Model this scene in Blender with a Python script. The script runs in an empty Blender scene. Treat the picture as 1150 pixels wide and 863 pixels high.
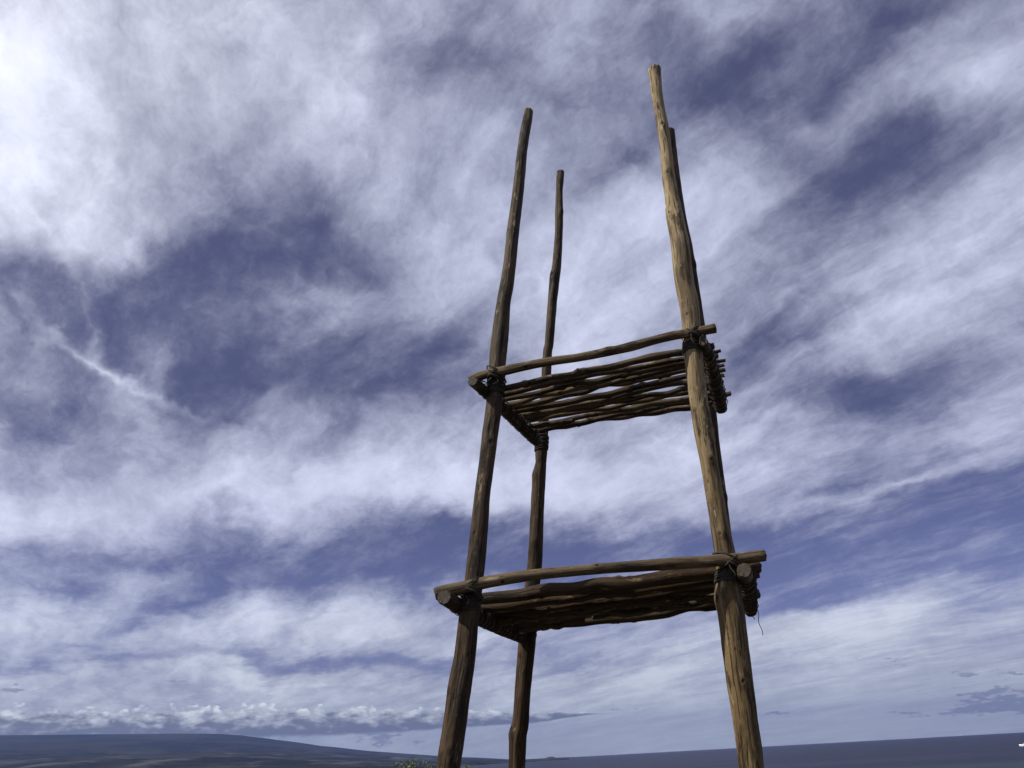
import bpy, math, random
from mathutils import Vector, Matrix, noise

random.seed(7)
S = bpy.context.scene
COL = S.collection
rad = math.radians

# ------------------------------------------------------------------ camera
FOC = 837.0                      # focal length in photo pixels (photo 1150 x 863)
ROLL = math.atan(0.055)
PITCH = math.atan(421.5 / FOC)
EYE = Vector((0.0, 0.0, 1.5))
_F = Vector((0, math.cos(PITCH), math.sin(PITCH)))
_U0 = Vector((0, -math.sin(PITCH), math.cos(PITCH)))
_R0 = Vector((1, 0, 0))
ER = _R0 * math.cos(ROLL) - _U0 * math.sin(ROLL)
EU = _R0 * math.sin(ROLL) + _U0 * math.cos(ROLL)
cam = bpy.data.objects.new('camera', bpy.data.cameras.new('camera'))
COL.objects.link(cam)
M = Matrix((ER, EU, -_F)).transposed().to_4x4()
M.translation = EYE
cam.matrix_world = M
cam.data.sensor_width = 36.0
cam.data.lens = 36.0 * FOC / 1150.0
cam.data.clip_start = 0.05
cam.data.clip_end = 200000.0
S.camera = cam
S.render.resolution_x, S.render.resolution_y = 1024, 768

# ------------------------------------------------------------------ sun, exposure
SUN_AZ, SUN_EL = -111.0, 43.0     # azimuth from +Y (view heading), clockwise positive
_a, _e = rad(SUN_AZ), rad(SUN_EL)
SUN = Vector((math.sin(_a) * math.cos(_e), math.cos(_a) * math.cos(_e), math.sin(_e)))
sl = bpy.data.lights.new('sun', 'SUN')
sl.energy = 5.0
sl.angle = rad(0.5)
sl.color = (1.0, 0.94, 0.83)
so = bpy.data.objects.new('sun', sl)
COL.objects.link(so)
so.rotation_euler = (-SUN).to_track_quat('-Z', 'Y').to_euler()
S.view_settings.view_transform = 'Standard'
S.view_settings.look = 'None'
S.view_settings.gamma = 1.0
S.view_settings.use_curve_mapping = False
S.view_settings.exposure = 0.0


# ------------------------------------------------------------------ node helper
class NT:
    def __init__(self, tree):
        self.t = tree

    def n(self, typ, **kw):
        nd = self.t.nodes.new(typ)
        for k, v in kw.items():
            setattr(nd, k, v)
        return nd

    def link(self, a, b):
        self.t.links.new(a, b)

    def put(self, sock, v):
        if isinstance(v, bpy.types.NodeSocket):
            self.link(v, sock)
        else:
            sock.default_value = v

    def m(self, op, a, b=0.0, c=0.0, clamp=False):
        nd = self.n('ShaderNodeMath', operation=op, use_clamp=clamp)
        self.put(nd.inputs[0], a)
        self.put(nd.inputs[1], b)
        self.put(nd.inputs[2], c)
        return nd.outputs[0]

    def v(self, op, a, b=(0, 0, 0), scale=None):
        nd = self.n('ShaderNodeVectorMath', operation=op)
        self.put(nd.inputs[0], a)
        self.put(nd.inputs[1], b)
        if scale is not None:
            self.put(nd.inputs['Scale'], scale)
        return nd.outputs['Value'] if op in ('DOT_PRODUCT', 'LENGTH') else nd.outputs[0]

    def noise(self, vec, scale, detail=4, rough=0.5, dist=0.0, col=False, lac=2.0):
        nd = self.n('ShaderNodeTexNoise')
        self.put(nd.inputs['Vector'], vec)
        nd.inputs['Scale'].default_value = scale
        nd.inputs['Detail'].default_value = detail
        nd.inputs['Roughness'].default_value = rough
        nd.inputs['Lacunarity'].default_value = lac
        nd.inputs['Distortion'].default_value = dist
        return nd.outputs['Color'] if col else nd.outputs[0]

    def ss(self, x, lo, hi, a=0.0, b=1.0):
        nd = self.n('ShaderNodeMapRange', interpolation_type='SMOOTHSTEP')
        self.put(nd.inputs[0], x)
        for i, q in enumerate((lo, hi, a, b)):
            self.put(nd.inputs[i + 1], q)
        return nd.outputs[0]

    def lin(self, x, lo, hi, a=0.0, b=1.0):
        nd = self.n('ShaderNodeMapRange')
        self.put(nd.inputs[0], x)
        for i, q in enumerate((lo, hi, a, b)):
            self.put(nd.inputs[i + 1], q)
        return nd.outputs[0]

    def mix(self, f, a, b, blend='MIX'):
        nd = self.n('ShaderNodeMix', data_type='RGBA', blend_type=blend)
        self.put(nd.inputs[0], f)
        for s, q in ((nd.inputs[6], a), (nd.inputs[7], b)):
            if not isinstance(q, bpy.types.NodeSocket) and len(q) == 3:
                q = tuple(q) + (1,)
            self.put(s, q)
        return nd.outputs[2]

    def mapping(self, vec, loc=(0, 0, 0), rot=(0, 0, 0), scale=(1, 1, 1), typ='POINT'):
        nd = self.n('ShaderNodeMapping', vector_type=typ)
        self.put(nd.inputs[0], vec)
        nd.inputs[1].default_value = loc
        nd.inputs[2].default_value = rot
        nd.inputs[3].default_value = scale
        return nd.outputs[0]


def pix_dir(x, y):
    """heading of the sky seen at a spot of the photograph, as a world direction"""
    return (_F * FOC + ER * (x - 575.0) + EU * (431.5 - y)).normalized()


# ------------------------------------------------------------------ world: sky and high clouds
W = bpy.data.worlds.new('World')
S.world = W
W.use_nodes = True
W.node_tree.nodes.clear()
w = NT(W.node_tree)
tc = w.n('ShaderNodeTexCoord').outputs['Generated']
d = w.v('NORMALIZE', tc)
sep = w.n('ShaderNodeSeparateXYZ')
w.link(d, sep.inputs[0])
dx, dy, dz = sep.outputs
sky = w.n('ShaderNodeTexSky', sky_type='NISHITA', sun_disc=False)
sky.sun_elevation = _e
sky.sun_rotation = _a
sky.altitude = 30
sky.air_density = 1.0
sky.dust_density = 0.6
sky.ozone_density = 2.5
# clear air, a little violet as high thin veil lets it look
clear = w.mix(1.0, sky.outputs[0], (0.80, 0.64, 0.95), 'MULTIPLY')
clear = w.mix(w.ss(dz, 0.0, 0.42, 0.25, 0.80), clear, (0.76, 0.83, 1.58))

# layer coordinates: the cloud sheet is a plane overhead, so it draws out towards the horizon
inv = w.m('DIVIDE', 1.0, w.m('ADD', w.m('MAXIMUM', dz, 0.0), 0.09))
comb = w.n('ShaderNodeCombineXYZ')
w.link(w.m('MULTIPLY', dx, inv), comb.inputs[0])
w.link(w.m('MULTIPLY', dy, inv), comb.inputs[1])
P = comb.outputs[0]
# warped direction for the big cloud masses
wn = w.v('SUBTRACT', w.noise(d, 3.2, 6, 0.58, col=True), (0.5, 0.5, 0.5))
wn2 = w.v('SUBTRACT', w.noise(P, 1.7, 5, 0.6, col=True), (0.5, 0.5, 0.5))
dw = w.v('ADD', d, w.v('SCALE', wn, scale=0.20))
dw = w.v('ADD', dw, w.v('SCALE', wn2, scale=0.05))

# (x, y, half-length, half-width, tilt in degrees, amount): where the photograph's sky is
# clear (negative) or veiled (positive)
BLOBS = [
    (150, 305, 90, 30, 0, -.3), (240, 290, 100, 40, 10, -.4), (335, 250, 125, 75, -15, -.85), (190, 340, 190, 70, -8, -.85), (270, 410, 150, 55, -5, -.7), (380, 400, 90, 40, 0, -.3),
    (20, 285, 75, 26, -8, -.75), (60, 335, 60, 26, -20, -.4), (500, 410, 95, 55, 0, -.75),
    (420, 300, 40, 25, 0, -.35), (450, 455, 90, 22, 0, -.5),
    (940, 55, 170, 48, 42, -1.05), (820, 110, 130, 50, 22, -.7), (1000, 160, 130, 26, 22, -.9),
    (965, 200, 90, 42, 20, -.6), (720, 205, 50, 22, 10, -.45), (700, 50, 120, 40, 0, -.35),
    (480, 100, 90, 40, -10, -.4), (340, 15, 60, 22, 0, -.3), (545, 70, 60, 40, 0, -.35),
    (860, 375, 110, 45, 10, -.75), (990, 430, 120, 42, -8, -.7), (900, 430, 80, 30, 0, -.4),
    (960, 600, 260, 34, 10, -1.15), (1110, 565, 110, 30, 18, -1.0), (700, 612, 150, 26, 0, -1.0),
    (490, 598, 140, 26, 2, -.9), (350, 615, 170, 34, -2, -.95), (170, 625, 110, 22, -6, -.5), (420, 640, 110, 24, 0, -.5),
    (1060, 645, 200, 42, 6, -1.1), (1130, 700, 60, 8, 8, -.5), (680, 700, 80, 12, 8, -.4), (900, 660, 120, 34, 10, -.75), (980, 535, 120, 12, 12, -.6),
    (60, 650, 95, 16, -18, -.75), (150, 700, 90, 14, 8, -.45), (345, 745, 120, 10, 6, -.9),
    (140, 750, 40, 10, 0, -.7), (20, 752, 45, 8, 0, -.6), (80, 728, 60, 9, 0, -.5),
    (235, 702, 45, 12, -10, -.5), (500, 722, 90, 9, 14, -.5), (660, 752, 110, 15, 8, -.85),
    (890, 700, 60, 8, 15, -.4), (220, 680, 60, 12, 10, -.45), (560, 640, 60, 14, 0, -.6),
    (40, 610, 110, 14, 5, -.45), (300, 655, 130, 14, 5, -.4), (420, 770, 120, 8, 4, -.4), (1120, 690, 70, 7, 10, -.3), (820, 745, 90, 7, 12, -.35),
    (100, 460, 120, 20, -25, -.3), (250, 470, 60, 14, -30, -.3), (640, 120, 60, 30, 0, -.2),
    (40, 90, 230, 200, 0, 1.15), (320, 130, 170, 75, 15, .5), (440, 235, 120, 45, -25, .45),
    (150, 250, 120, 40, 10, .3), (135, 398, 125, 6, -34, 1.2), (118, 360, 150, 9, -57, .6), (1020, 545, 110, 7, 12, .6), (1090, 600, 90, 8, 12, .6), (1000, 625, 60, 7, 20, .5),
    (50, 355, 22, 9, -30, .5), (60, 530, 160, 70, 6, .6), (320, 540, 300, 34, 3, .6),
    (650, 555, 230, 42, 2, 1.35), (760, 500, 120, 24, 12, .45), (1090, 480, 100, 55, 15, .8),
    (980, 350, 240, 50, 27, .75), (640, 320, 110, 90, 10, .6), (720, 260, 100, 50, 20, .45),
    (1060, 95, 130, 52, 38, .8), (885, 92, 48, 20, 40, .6), (560, 470, 140, 30, 0, .35),
    (300, 705, 300, 20, 3, .8), (120, 768, 300, 8, 0, .5), (920, 728, 320, 24, 8, 1.25), (250, 560, 300, 24, 4, .7), (400, 760, 260, 12, 3, .5), (700, 800, 400, 12, 3, .6), (1010, 690, 200, 16, 14, .5),
    (430, 695, 150, 22, 16, .6), (975, 655, 60, 8, 8, .45), (520, 770, 500, 18, 2, .45),
    (600, 400, 60, 22, 10, .35), (380, 360, 80, 22, 25, .35), (350, 325, 60, 16, 15, .35),
    (1110, 200, 90, 26, 30, .4), (20, 690, 60, 20, 0, .4), (560, 690, 120, 14, 10, .3),
    (885, 600, 60, 6, 58, .35),
]
acc = 0.0
for (x, y, a, b, ang, amt) in BLOBS:
    c = pix_dir(x, y)
    ca, sa = math.cos(rad(ang)), math.sin(rad(ang))
    t1 = (pix_dir(x + 5 * ca, y - 5 * sa) - c) / 5.0 * a * 2.0
    t2 = (pix_dir(x + 5 * sa, y + 5 * ca) - c) / 5.0 * b * 2.1
    X = t1.normalized()
    Y = (t2 - X * t2.dot(X)).normalized()
    R = Matrix((X, Y, X.cross(Y))).transposed()
    mp = w.mapping(dw, c, R.to_euler(), (t1.length, t2.length, 1.0), 'TEXTURE')
    g = w.n('ShaderNodeTexGradient', gradient_type='QUADRATIC_SPHERE')
    w.link(mp, g.inputs[0])
    acc = w.m('MULTIPLY_ADD', g.outputs[1], amt * (1.05 if amt < 0 else 0.72), acc)

# fine structure
streak = w.noise(w.mapping(w.mapping(w.v('ADD', P, w.v('SCALE', wn2, scale=0.30)), rot=(0, 0, rad(-120))), scale=(0.42, 1.25, 1)), 2.3, 12, 0.66)
puff = w.noise(w.v('ADD', d, w.v('SCALE', wn, scale=0.22)), 5.6, 12, 0.64)
fine = w.noise(w.mapping(w.mapping(w.v('ADD', P, w.v('SCALE', wn2, scale=0.15)), rot=(0, 0, rad(-110))), scale=(0.8, 1.6, 1)), 8.0, 10, 0.68)
rid = w.noise(w.mapping(w.mapping(w.v('ADD', P, w.v('SCALE', wn2, scale=0.55)), rot=(0, 0, rad(-126))), scale=(0.34, 1.9, 1)), 1.9, 9, 0.62)
fib = w.m('SUBTRACT', 1.0, w.m('MULTIPLY', w.m('ABSOLUTE', w.m('SUBTRACT', rid, 0.5)), 7.0))      # thread-like wisps
fib = w.m('MAXIMUM', fib, -0.6)
rid2 = w.noise(w.mapping(w.v('ADD', d, w.v('SCALE', wn, scale=0.5)), rot=(0, rad(20), rad(10)), scale=(1.0, 1.0, 2.2)), 3.4, 8, 0.6)
fib2 = w.m('MAXIMUM', w.m('SUBTRACT', 1.0, w.m('MULTIPLY', w.m('ABSOLUTE', w.m('SUBTRACT', rid2, 0.5)), 8.0)), -0.4)
acc = w.m('SMOOTH_MAX', acc, -0.74, 0.30)
D = w.m('ADD', w.ss(dy, -0.35, 0.25, -0.1, 0.02), acc)   # unseen cloud behind the viewer thinned on purpose, to weaken ambient light in shade
D = w.m('MULTIPLY_ADD', w.m('SUBTRACT', streak, 0.5), 1.75, D)
D = w.m('MULTIPLY_ADD', fib, 0.20, D)
D = w.m('MULTIPLY_ADD', fib2, 0.15, D)
D = w.m('MULTIPLY_ADD', w.m('SUBTRACT', puff, 0.5), 1.35, D)
D = w.m('MULTIPLY_ADD', w.m('SUBTRACT', fine, 0.5), 0.55, D)
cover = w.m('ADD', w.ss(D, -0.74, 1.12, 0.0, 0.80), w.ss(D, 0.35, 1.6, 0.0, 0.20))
# cloud light: forward scattering gets stronger towards the sun
sd = w.v('DOT_PRODUCT', d, tuple(SUN))
glow = w.m('POWER', w.m('MAXIMUM', sd, 0.0), 3.0)
lum = w.m('ADD', w.m('MULTIPLY', w.m('MINIMUM', glow, 0.5), 9.0), 7.9)
cl = w.mix(w.ss(sd, 0.2, 0.95), (0.90, 0.945, 1.20), (0.97, 0.995, 1.10))
cl = w.mix(w.ss(dz, 0.02, 0.3), (0.94, 1.01, 1.10), cl)
body = w.ss(w.m('ADD', w.m('MULTIPLY', streak, 0.5), w.m('MULTIPLY', puff, 0.5)), 0.36, 0.62, 0.88, 1.10)   # thick and thin parts
cloud = w.v('SCALE', cl, scale=w.m('MULTIPLY', lum, body))
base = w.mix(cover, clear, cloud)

# pale air low over the horizon
base = w.mix(w.ss(dz, 0.0, 0.10, 0.55, 0.0), base, (6.8, 8.0, 9.2))

# ---- cumulus bank over the mountain, in azimuth / elevation
az = w.m('MULTIPLY', w.m('ARCTAN2', dx, dy), 57.29578)
el = w.m('MULTIPLY', w.m('ARCSINE', dz), 57.29578)
cc = w.n('ShaderNodeCombineXYZ')
w.link(az, cc.inputs[0])
w.link(w.m('MULTIPLY', el, 1.55), cc.inputs[1])
A = cc.outputs[0]
bil = w.noise(A, 0.9, 9, 0.58)
vor = w.n('ShaderNodeTexVoronoi', feature='SMOOTH_F1')
w.link(w.v('ADD', A, w.v('SCALE', w.v('SUBTRACT', w.noise(A, 1.6, 4, 0.6, col=True), (0.5, 0.5, 0.5)), scale=0.8)), vor.inputs['Vector'])
vor.inputs['Scale'].default_value = 1.1
vor.inputs['Smoothness'].default_value = 0.5
vor.inputs['Detail'].default_value = 1
puffs = w.m('SUBTRACT', 1.0, vor.outputs[0])


def bank(ctr, low, top, seedshift):
    """soft flat-bottomed bank: returns cover and height fraction"""
    h = w.m('DIVIDE', w.m('SUBTRACT', el, low), w.m('SUBTRACT', top, low))
    edge = w.m('ADD', w.m('MULTIPLY', w.m('SUBTRACT', bil, 0.5), 0.95), w.m('MULTIPLY', w.m('SUBTRACT', puffs, 0.55), 0.35))
    up = w.m('SUBTRACT', w.m('ADD', 1.0, edge), h)
    c_top = w.ss(up, 0.0, 0.16)
    c_bot = w.ss(w.m('ADD', h, w.m('MULTIPLY', edge, 0.16)), -0.10, 0.06)
    return w.m('MULTIPLY', c_top, c_bot), h, up


def azel(x, y):
    q = pix_dir(x, y)
    return math.degrees(math.atan2(q.x, q.y)), math.degrees(math.asin(q.z))


def curve(x, pts):
    """piecewise-linear function of azimuth through the given photo points"""
    lo, hi = -60.0, 60.0
    nd = w.n('ShaderNodeFloatCurve')
    w.link(w.lin(x, lo, hi), nd.inputs['Value'])
    cv = nd.mapping.curves[0]
    pp = [((p[0] - lo) / (hi - lo), p[1] / 10.0) for p in pts]
    cv.points[0].location = (0.0, pp[0][1])
    cv.points[1].location = (1.0, pp[-1][1])
    for q in pp:
        k = cv.points.new(*q)
    for k in cv.points:
        k.handle_type = 'VECTOR'
    nd.mapping.update()
    return w.m('MULTIPLY', nd.outputs[0], 10.0)


b_low = curve(az, [azel(0, 830), azel(150, 831), azel(300, 828), azel(420, 824), azel(500, 818), azel(600, 812), azel(660, 803), azel(720, 800)])
b_top = curve(az, [azel(0, 790), azel(80, 791), azel(150, 792), azel(280, 790), azel(420, 791), azel(520, 795), azel(620, 798), azel(660, 800), azel(720, 802)])
bc, bh, bup = bank(0, b_low, b_top, 0)
bc = w.m('MULTIPLY', bc, w.m('SUBTRACT', 1.0, w.ss(az, azel(645, 800)[0], azel(700, 800)[0])))
bil2 = w.noise(w.mapping(A, scale=(0.7, 1.3, 1)), 1.1, 9, 0.58)
shade = w.m('ADD', w.m('MULTIPLY', w.m('SUBTRACT', bil2, 0.5), 1.7), w.m('MULTIPLY', w.m('SUBTRACT', puffs, 0.6), 0.45))
shade = w.m('ADD', shade, w.m('MULTIPLY', bh, 0.80))
bcol = w.mix(w.ss(shade, -0.05, 0.70), (1.9, 2.1, 2.7), (7.4, 7.9, 8.7))
bcol = w.mix(w.m('MULTIPLY', w.ss(shade, 0.45, 1.0), w.ss(bh, 0.35, 0.75)), bcol, (10.5, 11.0, 11.5))
base = w.mix(w.m('MULTIPLY', bc, 0.98), base, bcol)

# scattered small grey cumulus low on the right, and a wisp on the left
small = 0.0
for (x, y, a, b, amt) in [(1090, 797, 80, 6, 1.0), (1120, 777, 60, 7, .95), (1100, 757, 70, 6, .8), (1020, 742, 40, 4, .7),
                          (950, 742, 30, 3, .5), (872, 802, 14, 3, .9), (22, 773, 20, 5, 1.0), (200, 768, 18, 5, .7),
                          (690, 797, 30, 2, .8), (1140, 790, 40, 8, .8), (410, 832, 26, 8, .75), (460, 836, 30, 6, .6),
                          (445, 826, 26, 3, .7)]:
    c = pix_dir(x, y)
    ca, sa = math.cos(ROLL), math.sin(ROLL)
    t1 = (pix_dir(x + 5 * ca, y - 5 * sa) - c) / 5.0 * a * 1.9
    t2 = (pix_dir(x + 5 * sa, y + 5 * ca) - c) / 5.0 * b * 1.9
    X = t1.normalized()
    Y = (t2 - X * t2.dot(X)).normalized()
    R = Matrix((X, Y, X.cross(Y))).transposed()
    dd = w.v('ADD', d, w.v('SCALE', w.v('SUBTRACT', w.noise(A, 1.1, 5, 0.6, col=True), (0.5, 0.5, 0.5)), scale=0.014)) if small == 0.0 else dd
    mp = w.mapping(dd, c, R.to_euler(), (t1.length, t2.length, 1.0), 'TEXTURE')
    g = w.n('ShaderNodeTexGradient', gradient_type='SPHERICAL')
    w.link(mp, g.inputs[0])
    small = w.m('MULTIPLY_ADD', g.outputs[1], amt, small)
A2 = w.mapping(A, scale=(0.55, 1.3, 1))
n2 = w.noise(A2, 1.5, 8, 0.6)
sc = w.ss(w.m('ADD', small, w.m('MULTIPLY', w.m('SUBTRACT', n2, 0.5), 3.4)), 0.55, 0.95)
sc = w.m('MULTIPLY', sc, w.ss(small, 0.02, 0.25))
scol = w.mix(w.ss(w.m('ADD', n2, w.m('MULTIPLY', w.m('SUBTRACT', puffs, 0.6), 0.5)), 0.50, 0.72), (3.0, 3.3, 4.4), (7.4, 7.9, 8.8))
base = w.mix(w.m('MULTIPLY', sc, 0.85), base, scol)

bg = w.n('ShaderNodeBackground')
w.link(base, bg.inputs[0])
bg.inputs[1].default_value = 0.1
wo = w.n('ShaderNodeOutputWorld')
w.link(bg.outputs[0], wo.inputs[0])
W.cycles.sampling_method = 'MANUAL'
W.cycles.sample_map_resolution = 512


# ------------------------------------------------------------------ materials
def new_mat(name):
    m = bpy.data.materials.new(name)
    m.use_nodes = True
    m.node_tree.nodes.clear()
    t = NT(m.node_tree)
    b = t.n('ShaderNodeBsdfPrincipled')
    o = t.n('ShaderNodeOutputMaterial')
    t.link(b.outputs[0], o.inputs[0])
    return m, t, b


def wood_mat(name, light, mid, dark, pale, pale_amt=0.5, seed=0.0, base_tone=None):
    """peeled round timber: long grain, checks along the grain, dark knots, pale worn spots.
    'grain' is a per-vertex coordinate running round and along the pole"""
    m, t, b = new_mat(name)
    g = t.n('ShaderNodeAttribute', attribute_name='grain').outputs['Vector']
    kn = t.n('ShaderNodeAttribute', attribute_name='knot').outputs['Fac']
    raw = g
    g = t.v('ADD', g, (seed, seed * 0.7, seed * 1.3))
    warp = t.v('SUBTRACT', t.noise(g, 9, 3, 0.5, col=True), (0.5, 0.5, 0.5))
    gw = t.v('ADD', g, t.v('SCALE', warp, scale=0.012))
    long1 = t.noise(t.mapping(gw, scale=(1, 1, 0.05)), 48, 7, 0.66)
    long2 = t.noise(t.mapping(gw, scale=(1, 1, 0.04)), 95, 4, 0.6)
    blot = t.noise(t.mapping(gw, scale=(1, 1, 0.22)), 13, 5, 0.6)
    patch = t.noise(t.mapping(gw, scale=(1, 1, 0.3)), 24, 6, 0.65)
    c = t.mix(t.ss(long1, 0.3, 0.7), mid, light)
    c = t.mix(t.ss(blot, 0.46, 0.66, 0, 0.85), c, dark)
    crack = t.ss(long2, 0.56, 0.63)
    c = t.mix(t.m('MULTIPLY', crack, 0.8), c, tuple(q * 0.35 for q in dark))
    c = t.mix(t.m('MULTIPLY', t.ss(patch, 0.60, 0.70), pale_amt), c, pale)
    bark = t.ss(t.noise(t.mapping(gw, scale=(1, 1, 0.35)), 11, 7, 0.68), 0.575, 0.60)
    c = t.mix(t.m('MULTIPLY', bark, 0.75), c, tuple(q * 0.8 for q in dark))
    c = t.mix(t.ss(kn, 0.25, 0.8), c, tuple(q * 0.30 for q in dark))
    if base_tone:
        # the butt of the pole keeps its brown inner bark, the top has weathered pale
        hs = t.n('ShaderNodeSeparateXYZ')
        t.link(t.n('ShaderNodeNewGeometry').outputs['Position'], hs.inputs[0])
        hz = t.m('ADD', hs.outputs[2], t.m('MULTIPLY', t.m('SUBTRACT', blot, 0.5), 1.6))
        c = t.mix(t.ss(hz, 1.6, 4.6, 1.0, 0.0), c, base_tone, 'MULTIPLY')
    t.link(c, b.inputs['Base Color'])
    b.inputs['Roughness'].default_value = 0.72
    b.inputs['Specular IOR Level'].default_value = 0.25
    h = t.m('ADD', t.m('MULTIPLY', long1, 0.7), t.m('MULTIPLY', blot, 0.8))
    h = t.m('SUBTRACT', h, t.m('MULTIPLY', crack, 0.35))
    h = t.m('ADD', h, t.m('MULTIPLY', patch, 0.3))
    h = t.m('ADD', h, t.m('MULTIPLY', bark, 0.25))
    bp = t.n('ShaderNodeBump')
    bp.inputs['Strength'].default_value = 0.9
    bp.inputs['Distance'].default_value = 0.011
    t.link(h, bp.inputs['Height'])
    t.link(bp.outputs[0], b.inputs['Normal'])
    return m


def end_mat():
    m, t, b = new_mat('sawn_end')
    g = t.n('ShaderNodeAttribute', attribute_name='grain').outputs['Vector']
    s = t.n('ShaderNodeSeparateXYZ')
    t.link(g, s.inputs[0])
    r = t.m('SQRT', t.m('ADD', t.m('MULTIPLY', s.outputs[0], s.outputs[0]), t.m('MULTIPLY', s.outputs[1], s.outputs[1])))
    ring = t.m('SINE', t.m('MULTIPLY', r, 900))
    n = t.noise(g, 60, 4, 0.6)
    c = t.mix(t.ss(t.m('ADD', t.m('MULTIPLY', ring, 0.25), n), 0.3, 0.8), (0.028, 0.023, 0.018), (0.100, 0.084, 0.064))
    t.link(c, b.inputs['Base Color'])
    b.inputs['Roughness'].default_value = 0.9
    return m


W_TAN = wood_mat('tan_timber', (0.38, 0.300, 0.172), (0.225, 0.166, 0.088), (0.065, 0.043, 0.022), (0.62, 0.53, 0.37), 0.8, 1.3, (0.52, 0.46, 0.38))
W_BRN = wood_mat('brown_timber', (0.092, 0.064, 0.035), (0.038, 0.026, 0.015), (0.012, 0.009, 0.006), (0.36, 0.29, 0.19), 0.65, 5.1, (0.80, 0.66, 0.50))
W_BEAM = wood_mat('beam_timber', (0.17, 0.122, 0.064), (0.092, 0.063, 0.032), (0.032, 0.022, 0.013), (0.42, 0.34, 0.22), 0.55, 9.7)
W_STK = wood_mat('branch_timber', (0.105, 0.074, 0.041), (0.050, 0.034, 0.019), (0.018, 0.013, 0.008), (0.50, 0.43, 0.32), 0.85, 3.3)
W_STK2 = wood_mat('grey_branch_timber', (0.155, 0.118, 0.077), (0.078, 0.058, 0.036), (0.026, 0.019, 0.013), (0.52, 0.46, 0.36), 0.85, 12.3)
W_END = end_mat()
m, t, b = new_mat('dark_twine')
tn = t.noise(t.n('ShaderNodeTexCoord').outputs['Object'], 260, 3, 0.6)
t.link(t.mix(tn, (0.012, 0.010, 0.008), (0.045, 0.038, 0.029)), b.inputs['Base Color'])
b.inputs['Roughness'].default_value = 0.9
ROPE = m


# ------------------------------------------------------------------ mesh helpers
def catmull(pts, n):
    """resample a list of (Vector, radius) smoothly to n+1 samples"""
    P_ = [(p.copy(), r) for p, r in pts]
    P_ = [(P_[0][0] * 2 - P_[1][0], P_[0][1])] + P_ + [(P_[-1][0] * 2 - P_[-2][0], P_[-1][1])]
    seg = []
    for i in range(1, len(P_) - 2):
        L = (P_[i + 1][0] - P_[i][0]).length
        seg.append((i, L))
    tot = sum(s[1] for s in seg)
    out = []
    for k in range(n + 1):
        s = tot * k / n
        for (i, L) in seg:
            if s <= L or i == seg[-1][0]:
                u = min(1.0, s / max(L, 1e-9))
                break
            s -= L
        p0, p1, p2, p3 = (P_[i + j][0] for j in (-1, 0, 1, 2))
        q = 0.5 * ((2 * p1) + (-p0 + p2) * u + (2 * p0 - 5 * p1 + 4 * p2 - p3) * u * u + (-p0 + 3 * p1 - 3 * p2 + p3) * u ** 3)
        r = P_[i][1] * (1 - u) + P_[i + 1][1] * u
        out.append((q, r))
    return out, tot


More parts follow.
